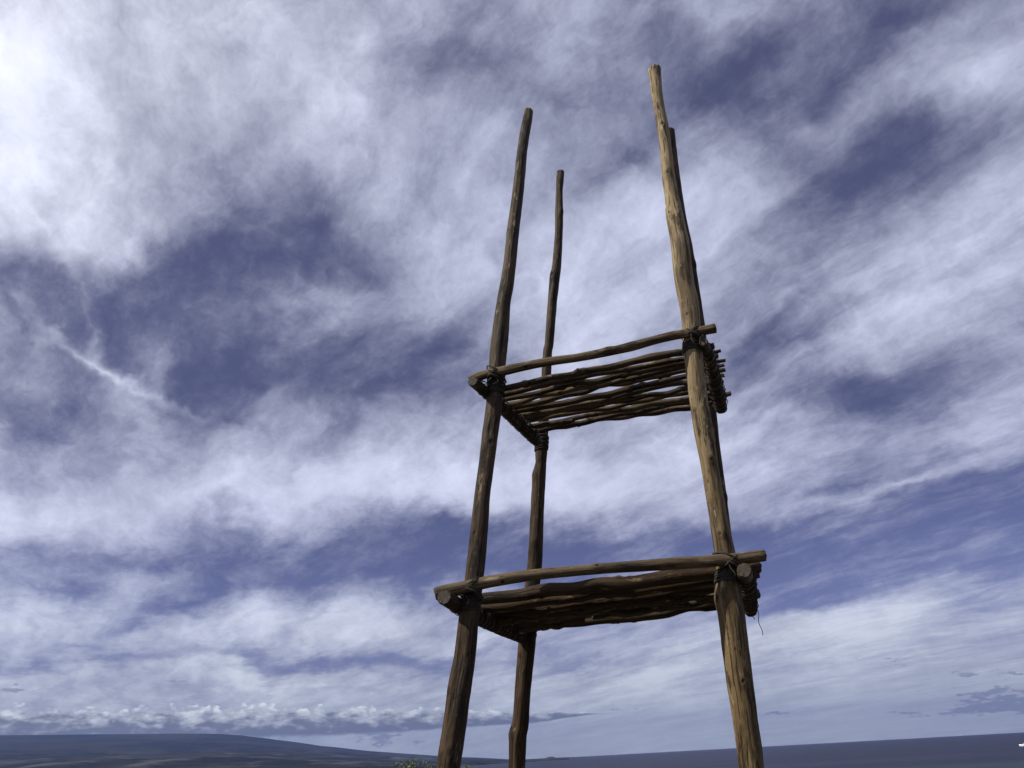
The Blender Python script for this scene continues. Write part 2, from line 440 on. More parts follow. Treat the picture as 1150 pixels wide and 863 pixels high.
def log_mesh(name, pts, mat, origin, seg=28, step=0.022, rough=1.0, knots=(), seed=0, square=0.0, jag=0.0, taper_end=0.0):
    """a round timber along pts: bends, flats, grooves, knots and sawn ends"""
    _, tot = catmull(pts, 4)
    n = max(8, int(tot / step))
    path, tot = catmull(pts, n)
    verts, faces, grain, knot = [], [], [], []
    # parallel transport frame
    T = (path[1][0] - path[0][0]).normalized()
    up = Vector((0, -1, 0)) if abs(T.y) < 0.8 else Vector((0, 0, 1))
    N = (up - T * up.dot(T)).normalized()
    s = 0.0
    for k, (p, r) in enumerate(path):
        if k:
            s += (p - path[k - 1][0]).length
            T2 = (path[min(k + 1, n)][0] - path[k - 1][0]).normalized()
            N = (N - T2 * N.dot(T2)).normalized()
            T = T2
        B = T.cross(N)
        rr = r * (1.0 + taper_end * max(0.0, 1 - min(s, tot - s) / 0.10) * -1)
        for j in range(seg):
            a = 2 * math.pi * j / seg
            ca, sa = math.cos(a), math.sin(a)
            q = Vector((ca * 1.1, sa * 1.1, s * 1.6)) + Vector((seed * 3.1, seed * 1.7, seed))
            f = noise.noise(q * 1.1) * 0.10
            q2 = Vector((ca * 3.4 + seed, sa * 3.4, s * 1.1))
            gr = noise.noise(q2)
            f += -abs(gr) * 0.09 + noise.noise(Vector((ca * 5 + seed, sa * 5, s * 11))) * 0.035
            f *= rough
            kv = 0.0
            for (ks, ka, kr, kh) in knots:
                da = (a - ka + math.pi) % (2 * math.pi) - math.pi
                dist = math.hypot((s - ks) * 0.75, da * r) / kr
                if dist < 3.0:
                    f += kh / r * (math.exp(-(dist ** 2) * 0.9) - 1.35 * math.exp(-((dist / 0.42) ** 2)))
                    kv = max(kv, math.exp(-((dist / 0.55) ** 2)))
            rad_ = rr * (1 + f)
            off = N * ca * rad_ + B * sa * rad_
            e = 0.0
            if jag and (k == 0 or k == n):
                e = jag * noise.noise(Vector((ca * 2.5 + seed, sa * 2.5, 7.0 + k)))
            verts.append(p + off + T * e - origin)
            grain.append((ca * r, sa * r, s + seed * 0.37))
            knot.append(kv)
    for k in range(n):
        for j in range(seg):
            a0, a1 = k * seg + j, k * seg + (j + 1) % seg
            faces.append((a0, a1, a1 + seg, a0 + seg))
    nside = len(faces)
    # caps: inner bevel ring then a centre
    for (k, flip) in ((0, True), (n, False)):
        p, r = path[k]
        Tt = (path[min(k + 1, n)][0] - path[max(k - 1, 0)][0]).normalized() * (-1 if flip else 1)
        ring0 = [k * seg + j for j in range(seg)]
        base_i = len(verts)
        for j in range(seg):
            v0 = verts[ring0[j]] + origin
            verts.append(p + (v0 - p) * 0.86 + Tt * r * 0.10 - origin)
            grain.append(tuple(c_ * 0.86 for c_ in grain[ring0[j]][:2]) + (0.0,))
            knot.append(0.0)
        ctr = len(verts)
        verts.append(p + Tt * r * 0.07 - origin)
        grain.append((0, 0, 0))
        knot.append(0.0)
        for j in range(seg):
            j2 = (j + 1) % seg
            q = (ring0[j], ring0[j2], base_i + j2, base_i + j)
            tr = (base_i + j, base_i + j2, ctr)
            if flip:
                q, tr = q[::-1], tr[::-1]
            faces.append(q)
            faces.append(tr)
    me = bpy.data.meshes.new(name)
    me.from_pydata([tuple(v_) for v_ in verts], [], faces)
    me.update()
    ga = me.attributes.new('grain', 'FLOAT_VECTOR', 'POINT')
    ga.data.foreach_set('vector', [c_ for g_ in grain for c_ in g_])
    ka_ = me.attributes.new('knot', 'FLOAT', 'POINT')
    ka_.data.foreach_set('value', knot)
    me.materials.append(mat)
    me.materials.append(W_END)
    for i, pl in enumerate(me.polygons):
        pl.use_smooth = i < nside
        if i >= nside and len(pl.vertices) == 3:
            pl.material_index = 1
    return me


def link(name, me, parent=None, loc=(0, 0, 0)):
    o = bpy.data.objects.new(name, me)
    COL.objects.link(o)
    o.location = loc
    if parent:
        o.parent = parent
    return o


def tag(o, label=None, cat=None, group=None, kind=None):
    for k, v_ in (('label', label), ('category', cat), ('group', group), ('kind', kind)):
        if v_:
            o[k] = v_
    return o


def tubes_mesh(name, lines, mat, origin, seg=7):
    """several thin cords in one lashing"""
    verts, faces = [], []
    for (pts, r, closed) in lines:
        n = len(pts)
        b0 = len(verts)
        N = None
        for k in range(n):
            a_, b_ = (pts[k - 1] if (k or closed) else pts[0]), (pts[(k + 1) % n] if (k < n - 1 or closed) else pts[k])
            T = (b_ - a_).normalized()
            if N is None:
                u_ = Vector((0, 0, 1)) if abs(T.z) < 0.8 else Vector((1, 0, 0))
                N = (u_ - T * u_.dot(T)).normalized()
            N = (N - T * N.dot(T)).normalized()
            B = T.cross(N)
            for j in range(seg):
                t_ = 2 * math.pi * j / seg
                verts.append(pts[k] + (N * math.cos(t_) + B * math.sin(t_)) * r - origin)
        for k in range(n if closed else n - 1):
            for j in range(seg):
                a0 = b0 + k * seg + j
                a1 = b0 + k * seg + (j + 1) % seg
                c0 = b0 + ((k + 1) % n) * seg + j
                c1 = b0 + ((k + 1) % n) * seg + (j + 1) % seg
                faces.append((a0, a1, c1, c0))
        if not closed:
            faces.append(tuple(b0 + j for j in range(seg))[::-1])
            faces.append(tuple(b0 + (n - 1) * seg + j for j in range(seg)))
    me = bpy.data.meshes.new(name)
    me.from_pydata([tuple(v_) for v_ in verts], [], faces)
    me.update()
    me.materials.append(mat)
    for pl in me.polygons:
        pl.use_smooth = True
    return me


# ------------------------------------------------------------------ terrain
SEA = -23.5


def grid_mesh(name, rows):
    verts = [v_ for r_ in rows for v_ in r_]
    nc = len(rows[0])
    faces = [(i * nc + j, i * nc + j + 1, (i + 1) * nc + j + 1, (i + 1) * nc + j) for i in range(len(rows) - 1) for j in range(nc - 1)]
    me = bpy.data.meshes.new(name)
    me.from_pydata(verts, [], faces)
    me.update()
    for pl in me.polygons:
        pl.use_smooth = True
    return me


def interp(x, pts):
    if x <= pts[0][0]:
        return pts[0][1]
    for (a, b_), (c, d_) in zip(pts, pts[1:]):
        if x <= c:
            u = (x - a) / (c - a)
            return b_ + (d_ - b_) * u
    return pts[-1][1]


# crest line of the far mountain, as azimuth / elevation angle seen from the tower
CREST = [(-180, 2.0), (-90, 3.2), (-50, 3.3)] + [azel(x, y) for x, y in
         [(0, 826), (60, 825.5), (100, 825), (150, 824.5), (200, 824), (245, 824.5), (270, 826), (300, 829.5), (315, 831.5), (330, 833.3), (345, 835.5),
          (360, 838), (375, 839.2), (390, 841), (405, 842.8), (420, 844), (450, 846.2), (480, 848.2), (500, 849.8), (530, 850.8), (560, 852.2), (580, 853.4)]] + [(3, -0.02), (180, -0.02)]


def land_height(az_, r):
    """height of the far land over the sea at azimuth az_ (deg) and distance r (m)"""
    crest = math.tan(rad(interp(az_, CREST)))
    R0, R1 = 2600.0, 26000.0
    # shoreline: the land ends on a diagonal shore running away to the left of the tower
    top = crest * R1 + 1.5
    u = min(1.0, max(0.0, (r - R0) / (R1 - R0)))
    prof = 0.30 * u + 0.70 * u ** 1.9
    z = SEA + (top - SEA) * prof
    x, y = r * math.sin(rad(az_)), r * math.cos(rad(az_))
    q = Vector((x, y, 0)) / 2600.0
    nz = noise.fractal(q, 1.0, 2.0, 6)
    z += nz * 70 * min(1.0, u * 2.2) * (1 - 0.92 * max(0, u - 0.7) / 0.3) * min(1.0, max(0.0, (top - SEA) / 500))
    # gullies running down the slope
    z -= abs(noise.noise(Vector((az_ * 1.3, r / 9000.0, 3)))) * 60 * u * (1 - u) * 2 * min(1.0, max(0.0, (top - SEA) / 900))
    if r > R1:
        z = SEA + (top - SEA) * (1 - 0.25 * (r - R1) / 8000.0)
    return z


rows = []
radii = [2600 * (34000 / 2600.0) ** (i / 110.0) for i in range(111)]
radii.append(26000.0)
radii.sort()
azs = [-100 + i * 0.4 for i in range(int(108 / 0.4) + 1)]
for r in radii:
    row = []
    for a_ in azs:
        # keep the near shore further out as we come round to open water
        shore = 2400 + 5200 * max(0.0, min(1.0, (a_ + 14) / 12.0)) + 1500 * noise.noise(Vector((a_ * 0.25, 1, 0)))
        z = land_height(a_, r)
        if a_ > 2.5:
            z = SEA - 8
        elif r < shore:
            z = SEA - 6
        row.append((r * math.sin(rad(a_)), r * math.cos(rad(a_)), z))
    rows.append(row)
me = grid_mesh('mountain', rows)
m, t, b = new_mat('dry_lava_slopes')
pos = t.n('ShaderNodeNewGeometry').outputs['Position']
s3 = t.n('ShaderNodeSeparateXYZ')
t.link(pos, s3.inputs[0])
n1 = t.noise(pos, 0.0006, 8, 0.6)
n2_ = t.noise(t.mapping(pos, scale=(1, 0.5, 3)), 0.0016, 6, 0.6)
c = t.mix(t.ss(n1, 0.42, 0.6), (0.014, 0.018, 0.022), (0.034, 0.036, 0.032))
low = t.ss(s3.outputs[2], 120, 620, 1.0, 0.0)
c = t.mix(t.m('MULTIPLY', t.ss(n2_, 0.50, 0.66, 0, 0.8), low), c, (0.100, 0.102, 0.105))
c = t.mix(t.ss(t.noise(pos, 0.0045, 6, 0.7), 0.50, 0.66, 0, 0.7), c, (0.040, 0.044, 0.036))
c = t.mix(t.m('MULTIPLY', t.ss(t.noise(pos, 0.0026, 4, 0.6), 0.56, 0.60), low), c, (0.016, 0.018, 0.018))
t.link(c, b.inputs['Base Color'])
b.inputs['Roughness'].default_value = 1.0
b.inputs['Specular IOR Level'].default_value = 0.0
me.materials.append(m)
tag(link('mountain', me), kind='structure')

# low far cape on the sea horizon
a0 = azel(592, 852)[0]
a1 = azel(660, 849)[0]
am = azel(618, 849)[0]
rows = []
for k in range(9):
    r = 15500 + k * 260
    row = []
    for i in range(61):
        u = i / 60.0
        a_ = a0 + (a1 - a0) * u
        h = 12 * math.sin(math.pi * min(1, u * 1.0)) ** 0.6 + 34 * math.exp(-((a_ - am) / 0.40) ** 2) + 4 * noise.noise(Vector((u * 22, 0, 0)))
        h *= math.sin(math.pi * k / 8.0)
        row.append((r * math.sin(rad(a_)), r * math.cos(rad(a_)), SEA - 1 + h))
    rows.append(row)
me = grid_mesh('headland', rows)
me.materials.append(m)
tag(link('headland', me), kind='structure')


def ground_z(x, y):
    r = math.hypot(x, y)
    # a knoll: level round the tower, falling to the shore
    u = max(0.0, r - 11.0)
    z = -0.10 * u - 0.0000 * u * u
    z = max(z, SEA - 2.0 - 0.02 * max(0.0, r - 400))
    z += 0.05 * noise.noise(Vector((x * 0.5, y * 0.5, 0))) + 0.5 * noise.noise(Vector((x * 0.03, y * 0.03, 5))) * min(1, u / 20)
    return z


rows = []
for i in range(90):
    r = 0.4 * (520 / 0.4) ** (i / 89.0) if i else 0.0
    rows.append([(r * math.sin(2 * math.pi * j / 120), r * math.cos(2 * math.pi * j / 120), ground_z(r * math.sin(2 * math.pi * j / 120), r * math.cos(2 * math.pi * j / 120))) for j in range(121)])
me = grid_mesh('ground', rows)
m, t, b = new_mat('dry_ground')
pos = t.n('ShaderNodeNewGeometry').outputs['Position']
g1 = t.noise(pos, 0.7, 8, 0.65)
g2 = t.noise(pos, 9, 6, 0.7)
c = t.mix(t.ss(g1, 0.35, 0.65), (0.030, 0.024, 0.018), (0.075, 0.060, 0.042))
c = t.mix(t.ss(g2, 0.45, 0.7), c, (0.022, 0.019, 0.017))
t.link(c, b.inputs['Base Color'])
b.inputs['Roughness'].default_value = 0.95
bp = t.n('ShaderNodeBump')
bp.inputs['Distance'].default_value = 0.05
t.link(g2, bp.inputs['Height'])
t.link(bp.outputs[0], b.inputs['Normal'])
me.materials.append(m)
tag(link('ground', me), kind='structure')

# sea: one sheet past the horizon
rows = []
for i in range(40):
    r = 60 * (44000 / 60.0) ** (i / 39.0) if i else 0.0
    rows.append([(r * math.sin(2 * math.pi * j / 180), r * math.cos(2 * math.pi * j / 180), SEA) for j in range(181)])
me = grid_mesh('sea', rows)
m, t, b = new_mat('sea_water')
pos = t.n('ShaderNodeNewGeometry').outputs['Position']
ln = t.v('LENGTH', pos)
near = t.ss(t.m('ADD', ln, t.m('MULTIPLY', t.m('SUBTRACT', t.noise(t.mapping(pos, scale=(1, 1, 1)), 0.0035, 5, 0.6), 0.5), 900)), 700, 1150, 1.0, 0.0)
band = t.noise(t.mapping(pos, rot=(0, 0, rad(8)), scale=(0.25, 1, 1)), 0.006, 6, 0.6)
c = t.mix(t.ss(band, 0.4, 0.62), (0.006, 0.009, 0.028), (0.014, 0.019, 0.046))
c = t.mix(near, c, (0.016, 0.034, 0.042))
t.link(c, b.inputs['Base Color'])
b.inputs['Roughness'].default_value = 0.45
b.inputs['Specular IOR Level'].default_value = 0.15
wv = t.m('ADD', t.noise(t.mapping(pos, scale=(0.6, 1, 1)), 0.25, 6, 0.7), t.m('MULTIPLY', t.noise(pos, 0.03, 3, 0.6), 4.0))
bp = t.n('ShaderNodeBump')
bp.inputs['Strength'].default_value = 1.0
bp.inputs['Distance'].default_value = 1.6
t.link(wv, bp.inputs['Height'])
t.link(bp.outputs[0], b.inputs['Normal'])
me.materials.append(m)
tag(link('sea', me), kind='structure')

# air between here and the mountain
HB = 46000.0
zt, zb = 1640.0, SEA - 20
vv = [(x, y, z) for z in (zb, zt) for (x, y) in ((-HB, -HB), (HB, -HB), (HB, HB), (-HB, HB))]
me = bpy.data.meshes.new('haze')
me.from_pydata(vv, [], [(3, 2, 1, 0), (4, 5, 6, 7), (0, 1, 5, 4), (1, 2, 6, 5), (2, 3, 7, 6), (3, 0, 4, 7)])
me.update()
m = bpy.data.materials.new('haze_air')
m.use_nodes = True
m.node_tree.nodes.clear()
t = NT(m.node_tree)
pv = t.n('ShaderNodeVolumePrincipled')
pv.inputs['Color'].default_value = (0.21, 0.29, 0.62, 1)
pv.inputs['Density'].default_value = 2.2e-5
pv.inputs['Anisotropy'].default_value = 0.2
oo = t.n('ShaderNodeOutputMaterial')
t.link(pv.outputs[0], oo.inputs['Volume'])
me.materials.append(m)
tag(link('haze', me), kind='stuff')


# ------------------------------------------------------------------ the tower
def hit(x, y, p, n):
    """where the sight line through a photo spot meets the plane (p, n)"""
    q = pix_dir(x, y)
    return EYE + q * ((p - EYE).dot(n) / q.dot(n))


def depth(p):
    return (p - EYE).dot(_F)


def level(x, y, h):
    q = pix_dir(x, y)
    return EYE + q * (h / q.z)


A_lo, B_lo, C_lo = level(528, 665, .80), level(815, 652, .80), level(592, 705, .80)
A_up, B_up, C_up = level(556, 430, 2.05), level(783, 392, 2.12), level(607, 495, 2.08)


def dist_pt(x, y, yy):
    q = pix_dir(x, y)
    return EYE + q * (yy / q.y)


D_lo = dist_pt(825, 690, 5.36)
D_up = dist_pt(792, 440, 5.02)

tower = bpy.data.objects.new('wooden_tower', None)
COL.objects.link(tower)
BASE = Vector(((A_lo.x + B_lo.x) / 2, 4.65, 0.0))
tower.location = BASE
tag(tower, 'tall four-poled tower of rough round timber with two lashed stick platforms', 'wooden tower')


def pole(P1, P2, outline, mat, knots_px, seed, jag=0.006, rough=1.0, cross=None):
    L = (P2 - P1).normalized()
    v_ = ((P1 + P2) / 2 - EYE).normalized()
    n_ = (v_ - L * v_.dot(L)).normalized()
    pts = []
    for (y, l, r_) in outline:
        p = hit((l + r_) / 2.0, y, P1, n_)
        k = depth(p) / FOC
        lean = 0.985
        pts.append((p, (r_ - l) / 2.0 * k * lean))
    pts = pts[::-1]          # bottom first
    # run on down into the ground
    p0, p1 = pts[0][0], pts[min(4, len(pts) - 1)][0]
    dn = (p0 - p1).normalized()
    q = p0 + dn * ((p0.z + 0.25) / -dn.z)
    pre = []
    for i in range(4):
        u = i / 4.0
        c_ = q.lerp(p0, u)
        c_ += Vector((noise.noise(Vector((seed, i, 0))), noise.noise(Vector((seed, i, 4))), 0)) * 0.02 * (u > 0)
        pre.append((c_, pts[0][1] * (1.10 - 0.10 * u)))
    pts = pre + pts
    # knots: photo height + angle round the pole (0 = facing viewer)
    _, tot = catmull(pts, 4)
    path, tot = catmull(pts, 400)
    kn = []
    for (ky, ka, kr, kh) in knots_px:
        best, bs, s = 1e9, 0, 0
        for i, (p, r_) in enumerate(path):
            if i:
                s += (p - path[i - 1][0]).length
            e = p - EYE
            yy = 431.5 - FOC * e.dot(EU) / e.dot(_F)
            if abs(yy - ky) < best and e.dot(_F) > 0.5:
                best, bs = abs(yy - ky), s
        kn.append((bs, ka, kr, kh))
    me_ = log_mesh('pole', pts, mat, BASE, seg=40, step=0.014, rough=rough, knots=kn, seed=seed, jag=jag)
    return link('pole', me_, tower), path


FL = [(125, 588.5, 598.8), (134, 586.5, 598), (146, 584, 596), (169.5, 580.5, 592.3), (192, 578, 590.2), (216, 575, 588), (240, 572, 585.5), (262, 569, 583), (299, 564.8, 579.4),
      (322, 561, 577), (340, 557.8, 574), (384, 551.4, 571), (414, 549, 568), (456, 545.5, 564), (483, 541.5, 560.5), (519.6, 537, 556), (554, 532.4, 551.2),
      (591, 528.5, 548.6), (639.5, 523, 544.5), (697, 514, 537.3), (739.5, 509, 533.5), (775.5, 502, 529), (813, 497.5, 524), (863, 489, 517.4)]
BL = [(193, 625, 633.8), (204, 624.3, 633), (216, 624, 631.8), (239, 623, 632.4), (262, 623, 632), (299, 619.8, 630.2), (315, 617, 628.5), (340, 615, 625.7), (384, 611.8, 622), (399, 609.4, 619.8),
      (450, 606, 618), (504, 601, 615), (520, 601, 613.6), (535.6, 597.5, 612.7), (572.7, 596, 611), (610, 594, 610), (632, 592.5, 609.5), (655, 590, 607), (690, 586, 604),
      (722.7, 582.5, 601.3), (775.5, 578, 596), (813, 575, 594), (828, 571.3, 592), (863, 570, 590)]
FR = [(78, 727.5, 742.6), (86, 728.8, 742.8), (95, 730, 743.2), (105, 731, 744), (125, 735, 747), (146, 738, 751.5), (171, 741.7, 754.5), (200, 743.6, 758.5), (220, 746.5, 762), (243, 747.8, 768),
      (262, 751, 772), (275, 753, 775), (313, 757, 779), (340, 762.5, 784), (361, 765.5, 786.5), (400, 768, 789.5), (452, 774.4, 795.5), (488, 780, 801.5), (520, 786.6, 806),
      (560, 793, 813.5), (610, 800.5, 823), (640, 804, 829), (672, 802.5, 833), (690, 806, 836), (722, 810, 840), (765, 815.6, 845.3), (807, 822.6, 850.5), (838, 826.8, 855.6), (863, 829.5, 858.6)]
BR = [(147, 744, 757.5), (160, 745, 759), (200, 749, 764), (247, 755, 771), (275, 760, 777), (313, 766, 783.5), (361, 774, 791), (400, 780, 796), (450, 786.5, 803), (497, 792, 808),
      (540, 797, 814), (610, 806, 823), (680, 815, 832), (740, 822, 839), (800, 829, 847), (863, 836, 855)]
pFL, pathFL = pole(A_lo, A_up, FL, W_BRN, [(141, 5.9, .016, .008), (198, 5.9, .015, .008), (345, 5.7, .018, .006), (500, .25, .03, .009), (262, 5.5, .02, .006), (600, 5.9, .02, .004), (845, .1, .025, .006)], 2.0, 0.010, 1.15)
pBL, pathBL = pole(C_lo, C_up, BL, W_BRN, [(240, .7, .02, .01), (310, 5.6, .03, .012), (535, 5.3, .024, .012), (612, 5.9, .014, .008), (820, 5.0, .03, .012), (565, 1.0, .015, .008)], 11.0, 0.004, 1.2)
pFR, pathFR = pole(B_lo, B_up, FR, W_TAN, [(120, 5.9, .012, .006), (142, 6.1, .018, .012), (197, 6.0, .02, .008), (241, 5.4, .013, .009), (258, 6.2, .016, .010), (303, 5.6, .010, .005), (355, 5.7, .02, .008),
                                       (458, .1, .012, .012), (516, .1, .016, .014), (601, 5.9, .016, .013), (763, .0, .017, .015), (672, 5.0, .03, .010)], 23.0, 0.012, 0.95)
pBR, pathBR = pole(D_lo, D_up, BR, W_BRN, [(300, 1.0, .02, .01), (560, 1.0, .02, .01)], 37.0, 0.004, 1.0)


def at_z(path, z):
    for (p, r_), (q, r2) in zip(path, path[1:]):
        if (p.z - z) * (q.z - z) <= 0:
            u = (z - p.z) / max(1e-9, q.z - p.z)
            return p.lerp(q, u), r_ * (1 - u) + r2 * u
    return path[-1]


def horiz_norm(a_, b_):
    v_ = b_ - a_
    v_.z = 0
    return Vector((v_.y, -v_.x, 0)).normalized()     # to the right of a->b


def beam(name, outline, p, n_, mat, seed, label=None, knots=(), jag=0.0, rough=0.9, scale=1.0):
    """outline: (x, y, half-thickness in photo pixels)"""
    pts = []
    for e in outline:
        x, y, hw = e[:3]
        q = dist_pt(x, y, e[3]) if len(e) > 3 else hit(x, y, p, n_)
        pts.append((q, hw * depth(q) / FOC * scale))
    me_ = log_mesh(name, pts, mat, BASE, seg=28, step=0.016, rough=rough, knots=knots, seed=seed, jag=jag)
    o = link(name, me_, tower)
    path, tot = catmull(pts, 200)
    return o, path


def pole_loop(center, rp, centre2, rb, tilt, axis_ang, r_cord, seed, dz=0.0):
    """cord loop round a pole and the beam beside it"""
    out = (centre2 - center)
    out.z = 0
    L = out.length
    X = out.normalized() if L > 1e-5 else Vector((0, -1, 0))
    Y = Vector((-X.y, X.x, 0))
    pts = []
    for k in range(40):
        a_ = 2 * math.pi * k / 40
        ca, sa = math.cos(a_), math.sin(a_)
        rr = (rp if ca < 0 else rb * 1.05) + r_cord
        side = (rp if ca < 0.0 else rp * (1 - ca) + rb * ca) + r_cord
        px_ = ca * rr + (L if ca > 0 else 0) * min(1.0, ca * 1.6 if ca > 0 else 0)
        py_ = sa * side
        zz = dz + tilt * py_ + 0.004 * noise.noise(Vector((ca * 2, sa * 2, seed)))
        zz += (centre2.z - center.z) * max(0, min(1, px_ / max(L, 1e-4)))
        pts.append(Vector((center.x, center.y, center.z)) + X * px_ + Y * py_ + Vector((0, 0, zz)))
    return pts


def make_platform(A_, B_, C_, D_, front, left, right, tip, stick_spec, hz, mat_beam, zoff, seed):
    nf = horiz_norm(A_, B_)                      # towards the viewer
    zA = A_.z
    pa, ra = at_z(pathFL, A_.z)
    pb, rb_ = at_z(pathFR, B_.z)
    pc, rc = at_z(pathBL, C_.z)
    pd, rd = at_z(pathBR, D_.z)
    # front beam lies against the camera side of the two front poles
    rbeam = front[len(front) // 2][2] * 3.6 / FOC * 1.15
    off = (ra + rb_) / 2 + rbeam * 0.9
    fb, fpath = beam('front_beam', front, pa + nf * off, horiz_norm(pa, pb), mat_beam, seed + 1, knots=[(0.35, 0.6, .02, .006), (0.85, 5.8, .018, .010)], jag=0.004, rough=0.9)
    # side beams: outside the poles, running away from the viewer
    nl = horiz_norm(pa, pc) * -1
    lb, lpath = beam('side_beam', left, pa + nl * (ra + tip[0]), nl, W_BRN, seed + 2, rough=0.8, jag=0.004)
    nr = horiz_norm(pb, pd)
    rbm, rpath = beam('side_beam', right, pb + nr * (rb_ + tip[1]), nr, W_BEAM, seed + 3, rough=0.8, jag=0.004)
    return fb, fpath, lb, lpath, rbm, rpath, (pa, ra), (pb, rb_), (pc, rc), (pd, rd)


def side_at(path, y):
    for (p, r_), (q, r2) in zip(path, path[1:]):
        if (p.y - y) * (q.y - y) <= 0:
            u = (y - p.y) / (q.y - p.y) if abs(q.y - p.y) > 1e-9 else 0
            return p.lerp(q, u), r_ * (1 - u) + r2 * u
    return path[-1] if abs(path[-1][0].y - y) < abs(path[0][0].y - y) else path[0]


def sticks(lpath, rpath, y0, y1, n, r0, r1, over_l, over_r, seed, bend, kink=0.02, short=()):
    rnd = random.Random(seed)
    res = []
    for i, s0, s1 in [(i, 0.0, 1.0) for i in range(n)] + [(a_ + 0.5, b_, c_) for a_, b_, c_ in short]:
        part = s1 - s0 < 1.0
        u = i / (n - 1.0)
        yl = y0[0] + (y1[0] - y0[0]) * u + rnd.uniform(-.010, .010)
        yr = y0[1] + (y1[1] - y0[1]) * u + rnd.uniform(-.010, .010)
        pl, rl = side_at(lpath, yl)
        pr, rr = side_at(rpath, yr)
        r_ = rnd.uniform(r0, r1)
        a_ = pl + Vector((0, 0, rl + r_ * 0.9))
        b_ = pr + Vector((0, 0, rr + r_ * 0.9))
        a_.y, b_.y = yl, yr
        v_ = (b_ - a_)
        Ln = v_.length
        v_.normalize()
        ol, orr = over_l + rnd.uniform(-.03, .03), over_r + rnd.uniform(-.045, .03)
        pts = []
        K = 12
        flip = rnd.random() < 0.5
        zdrop = (int(i) % 2) * r_ * (0.55 if r0 > 0.03 else 0.1) + rnd.uniform(0, .25) * r_
        for k in range(K):
            s = s0 + (s1 - s0) * k / (K - 1.0)
            p = a_ - v_ * ol + v_ * (Ln + ol + orr) * s
            w_ = math.sin(math.pi * s)
            o1, o2 = rnd.gauss(0, 1), rnd.gauss(0, 1)
            p.z += (bend * noise.noise(Vector((s * 1.6, i * 2.35, seed))) + kink * (0.45 * o1 + 0.6 * noise.noise(Vector((s * 6, i * 3.1, seed + 3))))) * min(1.0, w_ * 3)
            p.y += (bend * noise.noise(Vector((s * 1.6, i * 2.35 + 9, seed))) + kink * (0.45 * o2 + 0.6 * noise.noise(Vector((s * 6, i * 3.1, seed + 9))))) * min(1.0, w_ * 3)
            tp = (1.12 - 0.30 * s) if flip else (0.84 + 0.30 * s)
            p.z -= zdrop
            if part:
                p.z -= r_ * 0.75
            pts.append((p, r_ * tp * (1 + 0.22 * noise.noise(Vector((s * 9, i * 5.0, seed))))))
        kn = [(rnd.uniform(.1, Ln), rnd.uniform(0, 6.28), rnd.uniform(.008, .014), rnd.uniform(.008, .020)) for _ in range(9)]
        me_ = log_mesh('stick', pts, rnd.choice((W_STK, W_STK, W_STK2, W_BEAM, W_BRN)), BASE, seg=18, step=0.016, rough=1.3, knots=kn, seed=seed + i * 1.7, jag=0.010, taper_end=0.25)
        res.append((link('stick', me_, tower), pts))
    return res


def spiral(path, s0, s1, turns, r_extra, rc, seed, lift=0.0):
    """cord wound along a beam"""
    out = []
    n = int(turns * 22)
    for k in range(n + 1):
        u = k / n
        f = (s0 + (s1 - s0) * u) * (len(path) - 1)
        i = min(int(f), len(path) - 2)
        p = path[i][0].lerp(path[i + 1][0], f - i)
        r_ = path[i][1] + r_extra
        T = (path[i + 1][0] - path[i][0]).normalized()
        N = (Vector((0, 0, 1)) - T * T.z).normalized()
        B = T.cross(N)
        a_ = 2 * math.pi * turns * u + noise.noise(Vector((u * 9, seed, 0))) * 1.2
        rr = r_ * (1 + 0.05 * noise.noise(Vector((u * 40, seed, 2)))) + (lift if math.cos(a_) > 0.2 else 0)
        out.append(p + N * math.cos(a_) * rr + B * math.sin(a_) * rr)
    return (out, rc, False)


def lash(pole_obj, path, z, rp_scale, fpath, seed, turns=5, spread=0.05):
    """lashing of the front beam to a pole: coils round the pole below, crossings over the beam"""
    p, r_ = at_z(path, z)
    # nearest point on the beam
    q, rb = min(fpath, key=lambda e: (e[0].x - p.x) ** 2 + (e[0].y - p.y) ** 2)
    rnd = random.Random(seed)
    lines = []
    for k in range(turns):
        dz = (q.z - p.z) + rnd.uniform(-.012, .012) + (k - turns / 2.0) * 0.009
        lines.append((pole_loop(p, r_, Vector((q.x, q.y, p.z)), rb, rnd.choice((-1, 1)) * rnd.uniform(.45, .75), 0, .0042, seed + k, dz), .0042, True))
    for k in range(turns * 2):
        zc = q.z - rb - 0.012 - k * spread / 6.5
        pc, rc = at_z(path, zc)
        ring = []
        tl = rnd.uniform(-.18, .18)
        for j in range(32):
            a_ = 2 * math.pi * j / 32
            rr = rc * 1.0 + 0.003 + 0.003 * noise.noise(Vector((math.cos(a_), math.sin(a_), seed + k)))
            ring.append(Vector((pc.x + math.cos(a_) * rr, pc.y + math.sin(a_) * rr, pc.z + tl * rr * math.cos(a_ + k))))
        lines.append((ring, .0042, True))
    # tail ends
    for k in range(2):
        a_ = rnd.uniform(-2.3, -.8)
        s_ = Vector((p.x + math.cos(a_) * (r_ + .005), p.y + math.sin(a_) * (r_ + .005) - 2 * rb * .6, q.z - rb * .5))
        e_ = [s_ + Vector((rnd.uniform(-.02, .02) * j * .5, -.004 * j, -.02 * j)) for j in range(5)]
        lines.append((e_, .003, False))
    return link('lashing', tubes_mesh('lashing', lines, ROPE, BASE), pole_obj)


